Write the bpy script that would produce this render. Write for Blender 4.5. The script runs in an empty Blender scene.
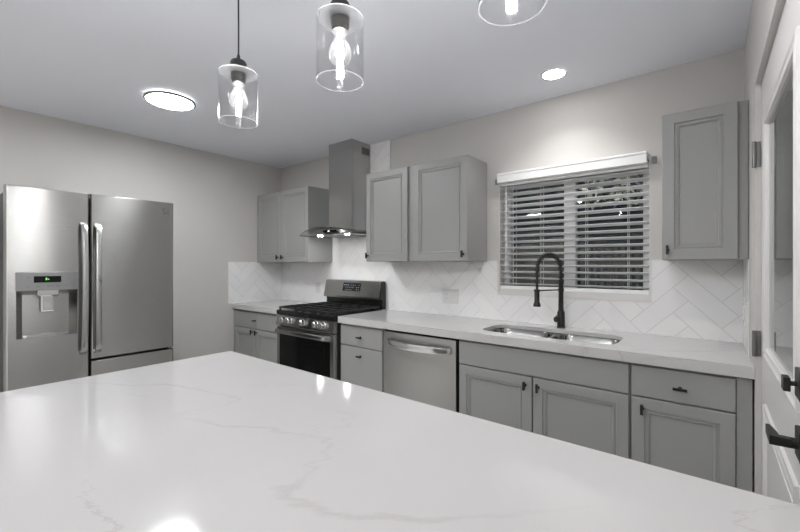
import bpy, bmesh, math, random
from math import sin, cos, pi, radians, sqrt
from mathutils import Vector, Matrix
random.seed(7)
SC = bpy.context.scene
COL = SC.collection

# ------------------------------------------------------------------ camera, world, exposure
FPX, YAW, V0, CH = 388.74, 38.527, 264.44, 1.32
cam_data = bpy.data.cameras.new('camera')
cam_data.sensor_fit = 'HORIZONTAL'
cam_data.sensor_width = 36.0
cam_data.lens = FPX / 800 * 36.0
cam_data.shift_y = (V0 - 266.0) / 800
cam_data.clip_start = 0.03
cam = bpy.data.objects.new('camera', cam_data)
cam.location = (0, 0, CH)
cam.rotation_euler = (radians(90), 0, radians(YAW))
COL.objects.link(cam)
SC.camera = cam

world = bpy.data.worlds.new('night')
SC.world = world
world.use_nodes = True
world.node_tree.nodes['Background'].inputs[0].default_value = (0.35, 0.45, 0.7, 1)
world.node_tree.nodes['Background'].inputs[1].default_value = 0.004
SC.view_settings.view_transform = 'Standard'
SC.view_settings.look = 'None'
SC.view_settings.exposure = 2.7
SC.view_settings.gamma = 1.0
SC.view_settings.use_curve_mapping = False

L_DISC = 17      # big flush disc lights
P_SPOT = 3.7       # downlight beam of each recessed light, watts
L_CAN = 6       # small recessed lights
L_BULB = 150      # pendant filaments
L_CAN_FILL = 7      # unseen recessed light, added to brighten the right side
L_REAR_FILL = 16      # unseen rear discs, added to fill the room with light
L_HOOD = 24
L_YARD_FILL = 170  # unseen outdoor lantern, added to light the fence and tree

# ------------------------------------------------------------------ materials
MATS = {}
def nodes_of(name):
    m = bpy.data.materials.new(name)
    m.use_nodes = True
    nt = m.node_tree
    return m, nt, nt.nodes['Principled BSDF']
def bump(nt, b, scale, strength, dist=0.002, detail=2.0, stretch=None):
    tc = nt.nodes.new('ShaderNodeTexCoord')
    nz = nt.nodes.new('ShaderNodeTexNoise')
    nz.inputs['Scale'].default_value = scale
    nz.inputs['Detail'].default_value = detail
    src = tc.outputs['Object']
    if stretch:
        mp = nt.nodes.new('ShaderNodeMapping')
        mp.inputs['Scale'].default_value = stretch
        nt.links.new(src, mp.inputs[0]); src = mp.outputs[0]
    nt.links.new(src, nz.inputs['Vector'])
    bp = nt.nodes.new('ShaderNodeBump')
    bp.inputs['Strength'].default_value = strength
    bp.inputs['Distance'].default_value = dist
    nt.links.new(nz.outputs[0], bp.inputs['Height'])
    nt.links.new(bp.outputs[0], b.inputs['Normal'])
    return nz
def mat(name, color, rough=0.5, metal=0.0, bumps=None, emit=None, coat=0.0, spec=None, aniso=0.0, noise=None):
    if name in MATS: return MATS[name]
    m, nt, b = nodes_of(name)
    b.inputs['Base Color'].default_value = (*color, 1)
    b.inputs['Roughness'].default_value = rough
    b.inputs['Metallic'].default_value = metal
    b.inputs['Coat Weight'].default_value = coat
    if spec is not None: b.inputs['Specular IOR Level'].default_value = spec
    if emit:
        b.inputs['Emission Color'].default_value = (*emit[0], 1)
        b.inputs['Emission Strength'].default_value = emit[1]
    if aniso:
        b.inputs['Anisotropic'].default_value = aniso
        t = nt.nodes.new('ShaderNodeTangent'); t.direction_type = 'RADIAL'; t.axis = 'Z'
        nt.links.new(t.outputs[0], b.inputs['Tangent'])
        b.inputs['Anisotropic Rotation'].default_value = .25
    if bumps: bump(nt, b, *bumps)
    if noise:                      # soft tone variation of the thing's own colour
        sc, amt = noise
        tc = nt.nodes.new('ShaderNodeTexCoord')
        nz = nt.nodes.new('ShaderNodeTexNoise'); nz.inputs['Scale'].default_value = sc; nz.inputs['Detail'].default_value = 3
        nt.links.new(tc.outputs['Object'], nz.inputs['Vector'])
        rp = nt.nodes.new('ShaderNodeValToRGB')
        rp.color_ramp.elements[0].position = 0.3; rp.color_ramp.elements[1].position = 0.7
        rp.color_ramp.elements[0].color = (*[c * (1 - amt) for c in color], 1)
        rp.color_ramp.elements[1].color = (*[min(1, c * (1 + amt)) for c in color], 1)
        nt.links.new(nz.outputs[0], rp.inputs[0])
        nt.links.new(rp.outputs[0], b.inputs['Base Color'])
    MATS[name] = m
    return m

def quartz():
    m, nt, b = nodes_of('white quartz')
    b.inputs['Roughness'].default_value = 0.085
    b.inputs['Specular IOR Level'].default_value = 0.5
    tc = nt.nodes.new('ShaderNodeTexCoord')
    def N(t, **k):
        n = nt.nodes.new(t)
        for a, v in k.items(): setattr(n, a, v)
        return n
    def vein(scale, dist, width, seed, rot):
        mp = N('ShaderNodeMapping'); mp.inputs['Location'].default_value = (seed, seed * .37, 0)
        mp.vector_type = 'TEXTURE'
        mp.inputs['Rotation'].default_value = (0, 0, radians(38) + rot)
        mp.inputs['Scale'].default_value = (2.6, .9, 1.0)
        nt.links.new(tc.outputs['Object'], mp.inputs[0])
        w = N('ShaderNodeTexNoise'); w.inputs['Scale'].default_value = 7; w.inputs['Detail'].default_value = 7; w.inputs['Roughness'].default_value = .65
        nt.links.new(mp.outputs[0], w.inputs['Vector'])
        sc_ = N('ShaderNodeVectorMath', operation='SCALE'); sc_.inputs['Scale'].default_value = dist
        nt.links.new(w.outputs['Color'], sc_.inputs[0])
        ad = N('ShaderNodeVectorMath', operation='ADD')
        nt.links.new(mp.outputs[0], ad.inputs[0]); nt.links.new(sc_.outputs[0], ad.inputs[1])
        n = N('ShaderNodeTexNoise'); n.inputs['Scale'].default_value = scale; n.inputs['Detail'].default_value = 1.0
        nt.links.new(ad.outputs[0], n.inputs['Vector'])
        s = N('ShaderNodeMath', operation='SUBTRACT'); s.inputs[1].default_value = .5
        nt.links.new(n.outputs[0], s.inputs[0])
        a = N('ShaderNodeMath', operation='ABSOLUTE'); nt.links.new(s.outputs[0], a.inputs[0])
        r = N('ShaderNodeMapRange'); r.inputs['From Min'].default_value = 0; r.inputs['From Max'].default_value = width
        r.inputs['To Min'].default_value = 1; r.inputs['To Max'].default_value = 0
        nt.links.new(a.outputs[0], r.inputs[0])
        # veins fade in and out
        f = N('ShaderNodeTexNoise'); f.inputs['Scale'].default_value = 2.6; f.inputs['Detail'].default_value = 4
        nt.links.new(mp.outputs[0], f.inputs['Vector'])
        fr = N('ShaderNodeMapRange'); fr.inputs['From Min'].default_value = .42; fr.inputs['From Max'].default_value = .62
        nt.links.new(f.outputs[0], fr.inputs[0])
        mu = N('ShaderNodeMath', operation='MULTIPLY')
        nt.links.new(r.outputs[0], mu.inputs[0]); nt.links.new(fr.outputs[0], mu.inputs[1])
        return mu
    v1 = vein(1.5, .14, .006, 3.1, .1)
    v2 = vein(2.4, .16, .005, 9.4, -.15)
    mx = nt.nodes.new('ShaderNodeMath'); mx.operation = 'MAXIMUM'
    nt.links.new(v1.outputs[0], mx.inputs[0]); nt.links.new(v2.outputs[0], mx.inputs[1])
    sc2 = nt.nodes.new('ShaderNodeMath'); sc2.operation = 'MULTIPLY'; sc2.inputs[1].default_value = .42
    nt.links.new(mx.outputs[0], sc2.inputs[0])
    mix = nt.nodes.new('ShaderNodeMix'); mix.data_type = 'RGBA'
    mix.inputs['A'].default_value = (.60, .588, .582, 1)
    mix.inputs['B'].default_value = (.40, .36, .34, 1)
    nt.links.new(sc2.outputs[0], mix.inputs['Factor'])
    nt.links.new(mix.outputs['Result'], b.inputs['Base Color'])
    return m

def thin_glass(name, tint=(1, 1, 1), rough=0.0, ior=1.5, extra=0.0, frost=0.0):
    m = bpy.data.materials.new(name); m.use_nodes = True
    nt = m.node_tree; nt.nodes.clear()
    out = nt.nodes.new('ShaderNodeOutputMaterial')
    tr = nt.nodes.new('ShaderNodeBsdfTransparent'); tr.inputs[0].default_value = (*tint, 1)
    gl = nt.nodes.new('ShaderNodeBsdfGlossy'); gl.inputs['Roughness'].default_value = rough
    lw = nt.nodes.new('ShaderNodeLayerWeight'); lw.inputs[0].default_value = .5     # facing = 1-|cos|, same from both sides
    pw = nt.nodes.new('ShaderNodeMath'); pw.operation = 'POWER'; pw.inputs[1].default_value = 5.0
    nt.links.new(lw.outputs['Facing'], pw.inputs[0])
    ad = nt.nodes.new('ShaderNodeMath'); ad.operation = 'MULTIPLY_ADD'; ad.inputs[1].default_value = .9; ad.inputs[2].default_value = .03 + extra
    ad.use_clamp = True
    nt.links.new(pw.outputs[0], ad.inputs[0])
    mx = nt.nodes.new('ShaderNodeMixShader')
    nt.links.new(ad.outputs[0], mx.inputs[0]); nt.links.new(tr.outputs[0], mx.inputs[1]); nt.links.new(gl.outputs[0], mx.inputs[2])
    last = mx
    if frost:
        df = nt.nodes.new('ShaderNodeBsdfTranslucent'); df.inputs[0].default_value = (.95, .95, .95, 1)
        m2 = nt.nodes.new('ShaderNodeMixShader'); m2.inputs[0].default_value = frost
        nt.links.new(mx.outputs[0], m2.inputs[1]); nt.links.new(df.outputs[0], m2.inputs[2]); last = m2
    nt.links.new(last.outputs[0], out.inputs[0])
    MATS[name] = m
    return m

WALL = mat('greige wall paint', (.59, .573, .55), .75, bumps=(220, .10, .002))
CEIL = mat('white ceiling paint', (.86, .875, .93), .85, bumps=(160, .08, .002))
FLOOR = mat('pale floor tile', (.62, .60, .57), .35, noise=(6, .12))
CAB = mat('grey cabinet paint', (.335, .335, .327), .38)
CABIN = mat('grey cabinet carcass', (.33, .33, .32), .45)
KICK = mat('dark toe kick', (.06, .06, .06), .6)
WHITE = mat('white trim paint', (.72, .705, .69), .4)
BLIND = mat('white blind vinyl', (.90, .90, .895), .42)
VINYL = mat('white vinyl frame', (.78, .78, .78), .4)
STEEL = mat('brushed stainless steel', (.46, .455, .447), .24, 1.0, bumps=(3, .25, .002, 3, (1, 1, 90)), aniso=.95)
STEELX = mat('brushed stainless panel', (.42, .42, .415), .26, 1.0, bumps=(3, .2, .002, 3, (1, 1, 90)), aniso=.95)
CHROME = mat('polished steel', (.78, .78, .78), .14, 1.0)
SINKM = mat('satin sink steel', (.27, .27, .265), .17, 1.0)
BLACK = mat('matte black metal', (.012, .012, .012), .38, .0)
IRON = mat('black cast iron', (.018, .018, .018), .5, bumps=(90, .2, .002))
GLOSSBLK = mat('black glass', (.008, .008, .008), .08, spec=.25)
ENAMEL = mat('black enamel', (.012, .012, .012), .18)
DKGREY = mat('dark grey body', (.035, .035, .037), .45)
MIDGREY = mat('grey plastic', (.20, .20, .20), .4)
DISPG = mat('silver plastic', (.30, .30, .30), .4, .3)
DISPB = mat('black display panel', (.01, .01, .01), .3, spec=.15)
GRILLE = mat('dark vent shadow', (.05, .05, .05), .5)
PLATE = mat('white plastic plate', (.70, .69, .68), .35)
GROUT = mat('grey grout', (.55, .535, .525), .9)
TILES = [mat('white glazed tile %s' % n, c, .13, bumps=(9, .06, .01)) for n, c in
         (('bright', (.87, .865, .86)), ('soft', (.85, .84, .84)), ('warm', (.86, .85, .845)), ('cool', (.845, .845, .85)))]
QUARTZ = quartz()
GLASS = thin_glass('clear pendant glass', (.965, .965, .965), 0, 1.5, .02)
GLASSTOP = thin_glass('frosted top glass', (.90, .90, .90), .08, 1.5, .06, .28)
RIMG = thin_glass('polished glass rim', (.9, .9, .9), .05, 1.5, .25, .05)
BULBG = thin_glass('clear bulb glass', (.98, .98, .98), .08, 1.5, .03, .006)
PANE = thin_glass('window pane glass', (.88, .9, .9), 0, 1.5, .01)
DPANE = thin_glass('door pane glass', (.85, .87, .87), 0, 1.5, .05)
HOODG = thin_glass('smoked hood glass', (.94, .95, .95), 0.02, 1.5, .01)
HOODE = mat('dark glass edge', (.04, .045, .045), .2)
DIFF = mat('lit disc diffuser', (1, 1, 1), .5, emit=((.97, .985, 1), L_DISC))
DIFR = mat('added rear fill diffuser', (1, 1, 1), .5, emit=((.97, .985, 1), L_REAR_FILL))
CANB = mat('added fill can diffuser', (1, 1, 1), .5, emit=((1, .99, .98), L_CAN_FILL))
CANM = mat('lit can diffuser', (1, 1, 1), .5, emit=((1, .99, .98), L_CAN))
FIL = mat('glowing filament', (1, 1, 1), .5, emit=((.97, .98, 1), L_BULB))
HLED = mat('lit hood lamp', (1, 1, 1), .5, emit=((1, 1, 1), L_HOOD))
GREEN = mat('green display digits', (.1, .6, .1), .5, emit=((.35, 1, .15), .12))
WLED = mat('white display digits', (.5, .5, .5), .5, emit=((.8, .9, 1), .25))
YARD_FILL = mat('added yard fill lamp', (1, 1, 1), .5, emit=((1, .95, .9), L_YARD_FILL))
LEAF = mat('pale green leaves', (.50, .54, .45), .55, noise=(5, .4))
BARK = mat('grey bark', (.16, .14, .12), .8)
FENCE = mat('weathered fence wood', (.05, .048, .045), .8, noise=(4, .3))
PATIO = mat('patio concrete', (.28, .27, .26), .85, noise=(3, .15))
BRASSY = mat('satin nickel hinge', (.22, .22, .215), .4, .8)

# ------------------------------------------------------------------ object helpers
def origin_of(o):
    v = Vector((0, 0, 0))
    while o is not None:
        v += o.location; o = o.parent
    return v
def tag(o, label=None, cat=None, group=None, kind=None):
    if label: o['label'] = label
    if cat: o['category'] = cat
    if group: o['group'] = group
    if kind: o['kind'] = kind
    return o
def thing(name, loc, label=None, cat=None, group=None):
    o = bpy.data.objects.new(name, None)
    o.location = loc; o.empty_display_size = .1
    COL.objects.link(o)
    return tag(o, label, cat, group)
def obj(name, bm, m, parent=None, smooth=False, loc=None, angle=35):
    o_loc = Vector(loc) if loc else Vector((0, 0, 0))
    base = origin_of(parent) if parent else o_loc
    bmesh.ops.translate(bm, verts=bm.verts, vec=-base)
    bmesh.ops.remove_doubles(bm, verts=bm.verts, dist=1e-6)
    bmesh.ops.recalc_face_normals(bm, faces=bm.faces)
    me = bpy.data.meshes.new(name)
    if smooth:
        for f in bm.faces: f.smooth = True
        for e in bm.edges:
            if len(e.link_faces) == 2 and e.calc_face_angle(0) > radians(angle): e.smooth = False
    bm.to_mesh(me); bm.free()
    for mm in (m if isinstance(m, (list, tuple)) else [m]): me.materials.append(mm)
    o = bpy.data.objects.new(name, me)
    COL.objects.link(o)
    if parent: o.parent = parent
    else: o.location = o_loc
    return o
def copy_tree(o, parent=None):
    c = o.copy(); COL.objects.link(c)
    if parent: c.parent = parent
    for ch in list(o.children): copy_tree(ch, c)
    return c
def BM(): return bmesh.new()
def box(bm, x0, x1, y0, y1, z0, z1, bev=0.0, seg=2):
    r = bmesh.ops.create_cube(bm, size=1)
    vs = r['verts']
    for v in vs:
        v.co = Vector((x0 + (v.co.x + .5) * (x1 - x0), y0 + (v.co.y + .5) * (y1 - y0), z0 + (v.co.z + .5) * (z1 - z0)))
    if bev > 0:
        es = list({e for v in vs for e in v.link_edges})
        bmesh.ops.bevel(bm, geom=es, offset=bev, segments=seg, affect='EDGES', profile=.7, clamp_overlap=True)
    return bm
def loft(bm, loops, cap=True, closed=True):
    rings = [[bm.verts.new(p) for p in lp] for lp in loops]
    n = len(rings[0])
    for a, b in zip(rings, rings[1:]):
        for i in range(n if closed else n - 1):
            j = (i + 1) % n
            try: bm.faces.new((a[i], a[j], b[j], b[i]))
            except ValueError: pass
    if cap:
        bm.faces.new(rings[0]); bm.faces.new(rings[-1])
    return rings
def loft_rects(bm, f, rects, cap=True):
    """rects: (u0,u1,w0,w1,depth); f maps (u,w,depth) to xyz"""
    return loft(bm, [[f(u0, w0, d), f(u1, w0, d), f(u1, w1, d), f(u0, w1, d)] for u0, u1, w0, w1, d in rects], cap)
def frame_ring(bm, f, u0, u1, w0, w1, prof):
    """sweeps a closed profile of (inset, depth) around a rectangle, mitred"""
    loops = []
    for i, d in prof:
        loops.append([f(u0 + i, w0 + i, d), f(u1 - i, w0 + i, d), f(u1 - i, w1 - i, d), f(u0 + i, w1 - i, d)])
    rings = [[bm.verts.new(p) for p in lp] for lp in loops]
    m = len(rings)
    for k in range(m):
        a, b = rings[k], rings[(k + 1) % m]
        for i in range(4):
            j = (i + 1) % 4
            bm.faces.new((a[i], a[j], b[j], b[i]))
def circle(c, r, ax='Z', n=24, ph=0.0):
    c = Vector(c); out = []
    for i in range(n):
        t = 2 * pi * i / n + ph
        if ax == 'Z': out.append(c + Vector((r * cos(t), r * sin(t), 0)))
        elif ax == 'Y': out.append(c + Vector((r * cos(t), 0, r * sin(t))))
        else: out.append(c + Vector((0, r * cos(t), r * sin(t))))
    return out
AX = {'X': Vector((1, 0, 0)), 'Y': Vector((0, 1, 0)), 'Z': Vector((0, 0, 1))}
def lathe(bm, c, prof, ax='Z', n=28, cap=True):
    """prof: (radius, offset along axis)"""
    c = Vector(c)
    return loft(bm, [circle(c + AX[ax] * h, max(r, 1e-4), ax, n) for r, h in prof], cap)
def tube(bm, pts, r, n=10, cap=True):
    pts = [Vector(p) for p in pts]
    loops = []; up = None
    for i, p in enumerate(pts):
        t = (pts[min(i + 1, len(pts) - 1)] - pts[max(i - 1, 0)]).normalized()
        if up is None:
            up = Vector((0, 0, 1)) if abs(t.z) < .9 else Vector((1, 0, 0))
        a = t.cross(up).normalized(); b = a.cross(t).normalized(); up = b
        rr = r[i] if isinstance(r, (list, tuple)) else r
        loops.append([p + a * rr * cos(2 * pi * k / n) + b * rr * sin(2 * pi * k / n) for k in range(n)])
    return loft(bm, loops, cap)
def rrect(u0, u1, w0, w1, r, n=6):
    out = []
    for cx, cy, a0 in ((u1 - r, w1 - r, 0), (u0 + r, w1 - r, 90), (u0 + r, w0 + r, 180), (u1 - r, w0 + r, 270)):
        for k in range(n + 1):
            a = radians(a0 + 90 * k / n); out.append((cx + r * cos(a), cy + r * sin(a)))
    return out
def FY(yf): return lambda u, w, d: Vector((u, yf + d, w))          # faces the room (towards -Y)
def FXp(xf): return lambda u, w, d: Vector((xf - d, u, w))         # faces +X
def FXm(xf): return lambda u, w, d: Vector((xf + d, u, w))         # faces -X
def text_mesh(name, body, size, m, parent, loc, rot, ext=.0004):
    cu = bpy.data.curves.new(name, 'FONT'); cu.body = body; cu.size = size; cu.extrude = ext
    cu.align_x = 'CENTER'; cu.align_y = 'CENTER'
    tmp = bpy.data.objects.new('tmp_text', cu); COL.objects.link(tmp)
    me = bpy.data.meshes.new_from_object(tmp)
    bpy.data.objects.remove(tmp)
    me.transform(Matrix.Translation(Vector(loc) - origin_of(parent)) @ rot.to_4x4())
    me.materials.append(m); me.name = name
    o = bpy.data.objects.new(name, me); COL.objects.link(o); o.parent = parent
    return o

# ------------------------------------------------------------------ dimensions
XL, XR, YB, YN, H = -3.905, 0.1415, 2.684, -3.6, 2.44
CT, CTH = .914, .050                       # counter top, edge thickness
YC, YF = 2.079, 2.102                      # counter front edge, base cabinet fronts
YU = 2.368                                 # upper cabinet door fronts
ZU0, ZU1 = 1.343, 2.074
WX0, WX1, WZ0, WZ1 = -1.207, -.272, 1.112, 1.935   # window opening
DY0, DY1, DZ = 1.10, 2.082, 2.032                 # door opening

# ------------------------------------------------------------------ room shell
def struct(name, bm, m, parent=None, smooth=False):
    o = obj(name, bm, m, parent, smooth)
    if not parent: o['kind'] = 'structure'
    return o
b = BM(); box(b, XL - .15, XR + .15, YN - .15, YB + .15, -.12, 0); struct('floor', b, FLOOR)
b = BM(); box(b, XL - .15, XR + .15, YN - .15, YB + .15, H, H + .12); struct('ceiling', b, CEIL)
b = BM(); box(b, XL - .15, XL, YN - .15, YB + .15, 0, H); struct('wall_left', b, WALL)
b = BM(); box(b, XL, XR, YN - .15, YN, 0, H); struct('wall_rear', b, WALL)
b = BM()
box(b, XL, WX0, YB, YB + .15, 0, H); box(b, WX1, XR, YB, YB + .15, 0, H)
box(b, WX0, WX1, YB, YB + .15, 0, WZ0); box(b, WX0, WX1, YB, YB + .15, WZ1, H)
wall_back = struct('wall_back', b, WALL)
b = BM()
box(b, XR, XR + .15, DY1, YB + .15, 0, H); box(b, XR, XR + .15, YN - .15, DY0, 0, H)
box(b, XR, XR + .15, DY0, DY1, DZ, H)
wall_right = struct('wall_right', b, WALL)

# herringbone tiles: real tile polygons clipped to the tiled areas
def clip(poly, u0, u1, w0, w1):
    def cut(P, ax, val, keep_less):
        out = []
        for i in range(len(P)):
            a, c = P[i], P[(i + 1) % len(P)]
            ia = (a[ax] <= val) if keep_less else (a[ax] >= val)
            ic = (c[ax] <= val) if keep_less else (c[ax] >= val)
            if ia: out.append(a)
            if ia != ic:
                t = (val - a[ax]) / (c[ax] - a[ax])
                out.append((a[0] + (c[0] - a[0]) * t, a[1] + (c[1] - a[1]) * t))
        return out
    for ax, val, less in ((0, u0, False), (0, u1, True), (1, w0, False), (1, w1, True)):
        if not poly: return []
        poly = cut(poly, ax, val, less)
    return poly
def herringbone(f, regions, u_ph, w_ph, name, parent, Wd=.0995, n=3):
    bm = BM(); L = Wd * n; g = .0011
    rng = random.Random(11)
    for (u0, u1, w0, w1) in regions:      # grout bed
        loft_rects(bm, f, [(u0, u1, w0, w1, 0), (u0, u1, w0, w1, -.006)])
    for fc in bm.faces: fc.material_index = 4
    s = 1 / sqrt(2)
    for j in range(-9, 10):
        for i in range(-40, 41):
            ox, oy = (i + j * n) * Wd, (i - j * n) * Wd
            for (x0, y0, x1, y1) in ((ox, oy, ox + L, oy + Wd), (ox + n * Wd, oy + (1 - n) * Wd, ox + (n + 1) * Wd, oy + Wd)):
                P = [(x0 + g, y0 + g), (x1 - g, y0 + g), (x1 - g, y1 - g), (x0 + g, y1 - g)]
                P = [(u_ph + (x - y) * s, w_ph + (x + y) * s) for x, y in P]
                mi = rng.choice((0, 0, 1, 2, 3))
                for (u0, u1, w0, w1) in regions:
                    if max(p[0] for p in P) < u0 or min(p[0] for p in P) > u1 or max(p[1] for p in P) < w0 or min(p[1] for p in P) > w1: continue
                    Q = clip(P, u0, u1, w0, w1)
                    if len(Q) < 3: continue
                    ar = sum(Q[k][0] * Q[(k + 1) % len(Q)][1] - Q[(k + 1) % len(Q)][0] * Q[k][1] for k in range(len(Q))) / 2
                    if abs(ar) < 2e-5: continue
                    top = [bm.verts.new(f(p[0], p[1], -.0075)) for p in Q]
                    bot = [bm.verts.new(f(p[0], p[1], -.0055)) for p in Q]
                    fs = [bm.faces.new(top)]
                    for k in range(len(Q)):
                        kk = (k + 1) % len(Q)
                        try: fs.append(bm.faces.new((top[k], top[kk], bot[kk], bot[k])))
                        except ValueError: pass
                    for fc in fs: fc.material_index = mi
    o = obj(name, bm, TILES + [GROUT], parent)
    return o
ZT = 1.343
herringbone(FY(YB), [(XL, -3.02, CT, ZT), (-3.02, -2.242, CT, H), (-2.242, -1.219, CT, ZT),
                     (-1.219, -.262, CT, 1.098), (-.262, XR, CT, ZT)], -1.990, .205, 'tile_backsplash', wall_back)
wl = bpy.data.objects['wall_left']
herringbone(FXp(XL), [(2.045, YB - .008, CT, ZT)], 2.62, .27, 'tile_backsplash', wl)
herringbone(FXm(XR), [(2.30, YB - .008, CT, ZT)], 2.62, .27, 'tile_backsplash', wall_right)

# white edging strips: around the window foot and the tile tops
b = BM()
frame = [(-1.219, WX0), (WX1, -.262)]
for x0, x1 in frame: box(b, x0, x1, YB - .010, YB, WZ0, ZT)
box(b, -1.219, -.262, YB - .010, YB, 1.098, WZ0)
box(b, -1.298, -1.219, YB - .010, YB, ZT, ZT + .006); box(b, -.262, -.19, YB - .010, YB, ZT, ZT + .006)
struct('trim_1', b, WHITE)
b = BM(); box(b, XL, XL + .010, 2.037, 2.045, CT, ZT + .006); box(b, XL, XL + .010, 2.037, YB - .01, ZT, ZT + .006)
struct('trim_2', b, WHITE)

# ------------------------------------------------------------------ window with mullion, panes
wy = YB + .085
b = BM()
box(b, WX0, WX0 + .004, YB, wy, WZ0, WZ1); box(b, WX1 - .004, WX1, YB, wy, WZ0, WZ1)
box(b, WX0 + .004, WX1 - .004, YB - .004, wy, WZ0, WZ0 + .032, .002); box(b, WX0 + .004, WX1 - .004, YB, wy, WZ1 - .004, WZ1)
window = struct('window_1', b, WHITE)
b = BM()
frame_ring(b, FY(wy), WX0, WX1, WZ0, WZ1, [(0, 0), (0, .06), (.045, .06), (.045, .012), (.038, 0)])
struct('window_frame', b, VINYL, window)
b = BM(); box(b, -.775, -.700, wy - .004, wy + .05, WZ0 + .03, WZ1 - .03, .004); struct('mullion', b, VINYL, window)
for x0, x1 in ((WX0 + .04, -.77), (-.705, WX1 - .04)):
    b = BM(); box(b, x0, x1, wy + .026, wy + .030, WZ0 + .035, WZ1 - .035); struct('pane', b, PANE, window)

# ------------------------------------------------------------------ blind
bl = thing('window_blind', (-.74, YB, 1.95), 'white two inch slat window blind with valance above the kitchen sink', 'blind')
b = BM(); prof = [(0, 0), (-.054, 0), (-.056, .002), (-.056, .050), (-.060, .054), (-.060, .063), (-.057, .066), (0, .066)]
loft(b, [[Vector((x, YB + p, 1.906 + q)) for p, q in prof] for x in (-1.198, -.283)])
obj('valance', b, BLIND, bl)
b = BM(); box(b, WX0 + .008, WX1 - .008, YB + .004, YB + .056, WZ1 - .045, WZ1 - .012, .002); obj('headrail', b, BLIND, bl)
b = BM()
yc = YB + .030
zs = [1.872 - .0432 * k for k in range(17)]
for z in zs:
    lp = []
    for x in (WX0 + .007, WX1 - .006):
        top = [Vector((x, yc - .025 + .05 * t, z + .0035 * sin(pi * t) - .012 * (t - .5))) for t in (0, .25, .5, .75, 1)]
        bot = [p - Vector((0, 0, .003)) for p in reversed(top)]
        lp.append(top + bot)
    loft(b, lp)
obj('slats', b, BLIND, bl)
b = BM(); box(b, WX0 + .007, WX1 - .006, yc - .026, yc + .026, 1.144, 1.166, .004); obj('bottom_rail', b, BLIND, bl)
for x in (-1.10, -.905, -.62, -.385):
    b = BM()
    for yy in (yc - .027, yc + .027): tube(b, [(x, yy, 1.15), (x, yy, 1.90)], .0011, 6)
    obj('ladder_cord', b, BLIND, bl)
b = BM(); tube(b, [(-1.150, YB - .008, 1.885), (-1.150, YB - .010, 1.28)], .0042, 8)
obj('tilt_wand', b, BLIND, bl)
for x in (-1.222, -.250):
    b = BM(); box(b, x - .012 if x < -1 else x - .012, x + .012, YB - .012, YB, 1.905, 1.945, .002); obj('bracket', b, MIDGREY, bl)

# ------------------------------------------------------------------ glazed door in the right wall
DX = .160
b = BM()
DYa, DYb = DY0 + .018, DY1 - .004
GY0, GY1, GZ0, GZ1 = 1.292, 1.898, 1.023, 1.819      # glass opening
box(b, DX, DX + .044, DYa, GY0, .01, DZ - .004); box(b, DX, DX + .044, GY1, DYb, .01, DZ - .004)
box(b, DX, DX + .044, GY0, GY1, GZ1, DZ - .004); box(b, DX, DX + .044, GY0, GY1, .01, GZ0)
door = struct('door_1', b, WHITE)
b = BM()
frame_ring(b, FXm(DX), 1.250, 1.940, .980, 1.862, [(0, 0), (.003, -.006), (.010, -.008), (.018, -.003), (.028, -.008), (.038, -.006), (.044, .006), (.044, .022), (0.0, .022)])
struct('glass_frame', b, WHITE, door)
b = BM(); box(b, DX + .006, DX + .010, 1.292, 1.898, 1.023, 1.819); struct('pane', b, DPANE, door)
b = BM()
frame_ring(b, FXm(DX), 1.255, 1.935, .17, .815, [(0, .002), (.004, -.008), (.014, -.009), (.022, -.002), (.034, -.007), (.044, .002)])
box(b, DX - .003, DX + .002, 1.33, 1.86, .245, .740, .003)
struct('lower_panel', b, WHITE, door)
for z0 in (.957, 1.703, .24):
    b = BM()
    box(b, XR + .002, DX - .002, DY1 - .0035, DY1 - .001, z0, z0 + .102, .0008)
    tube(b, [(XR - .004, DY1 - .009, z0), (XR - .004, DY1 - .009, z0 + .102)], .0065, 10)
    for k in range(3): tube(b, [(XR + .010, DY1 - .0045, z0 + .02 + .031 * k), (XR + .010, DY1 - .003, z0 + .02 + .031 * k)], .004, 8)
    struct('hinge', b, BRASSY, door, True)
b = BM()          # thumb-turn lock
HY = 1.208
box(b, DX - .010, DX, HY - .032, HY + .032, 1.026, 1.090, .002)
tube(b, [(DX - .008, HY, 1.058), (DX - .024, HY, 1.058)], .0055, 10)
box(b, DX - .034, DX - .022, HY - .020, HY + .014, 1.043, 1.073, .002)
struct('lock_turn', b, BLACK, door)
b = BM()          # lever handle
box(b, DX - .010, DX, HY - .032, HY + .032, .895, .959, .002)
tube(b, [(DX - .008, HY, .927), (DX - .022, HY, .927)], .012, 16)
box(b, DX - .053, DX - .018, HY - .010, HY + .010, .917, .937, .003)
loft(b, [[Vector((x, y, z)) for x, z in ((DX - .055, .918), (DX - .055 + w, .918), (DX - .055 + w, .938), (DX - .055, .938))] for y, w in ((HY - .012, .018), (HY + .02, .016), (HY + .070, .008))])
struct('lever_handle', b, BLACK, door)
b = BM()          # jamb stop behind door
box(b, DX + .046, DX + .06, DY0, DY0 + .02, 0, DZ); box(b, DX + .046, DX + .06, DY1 - .02, DY1, 0, DZ)
struct('trim_3', b, WHITE)

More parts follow.
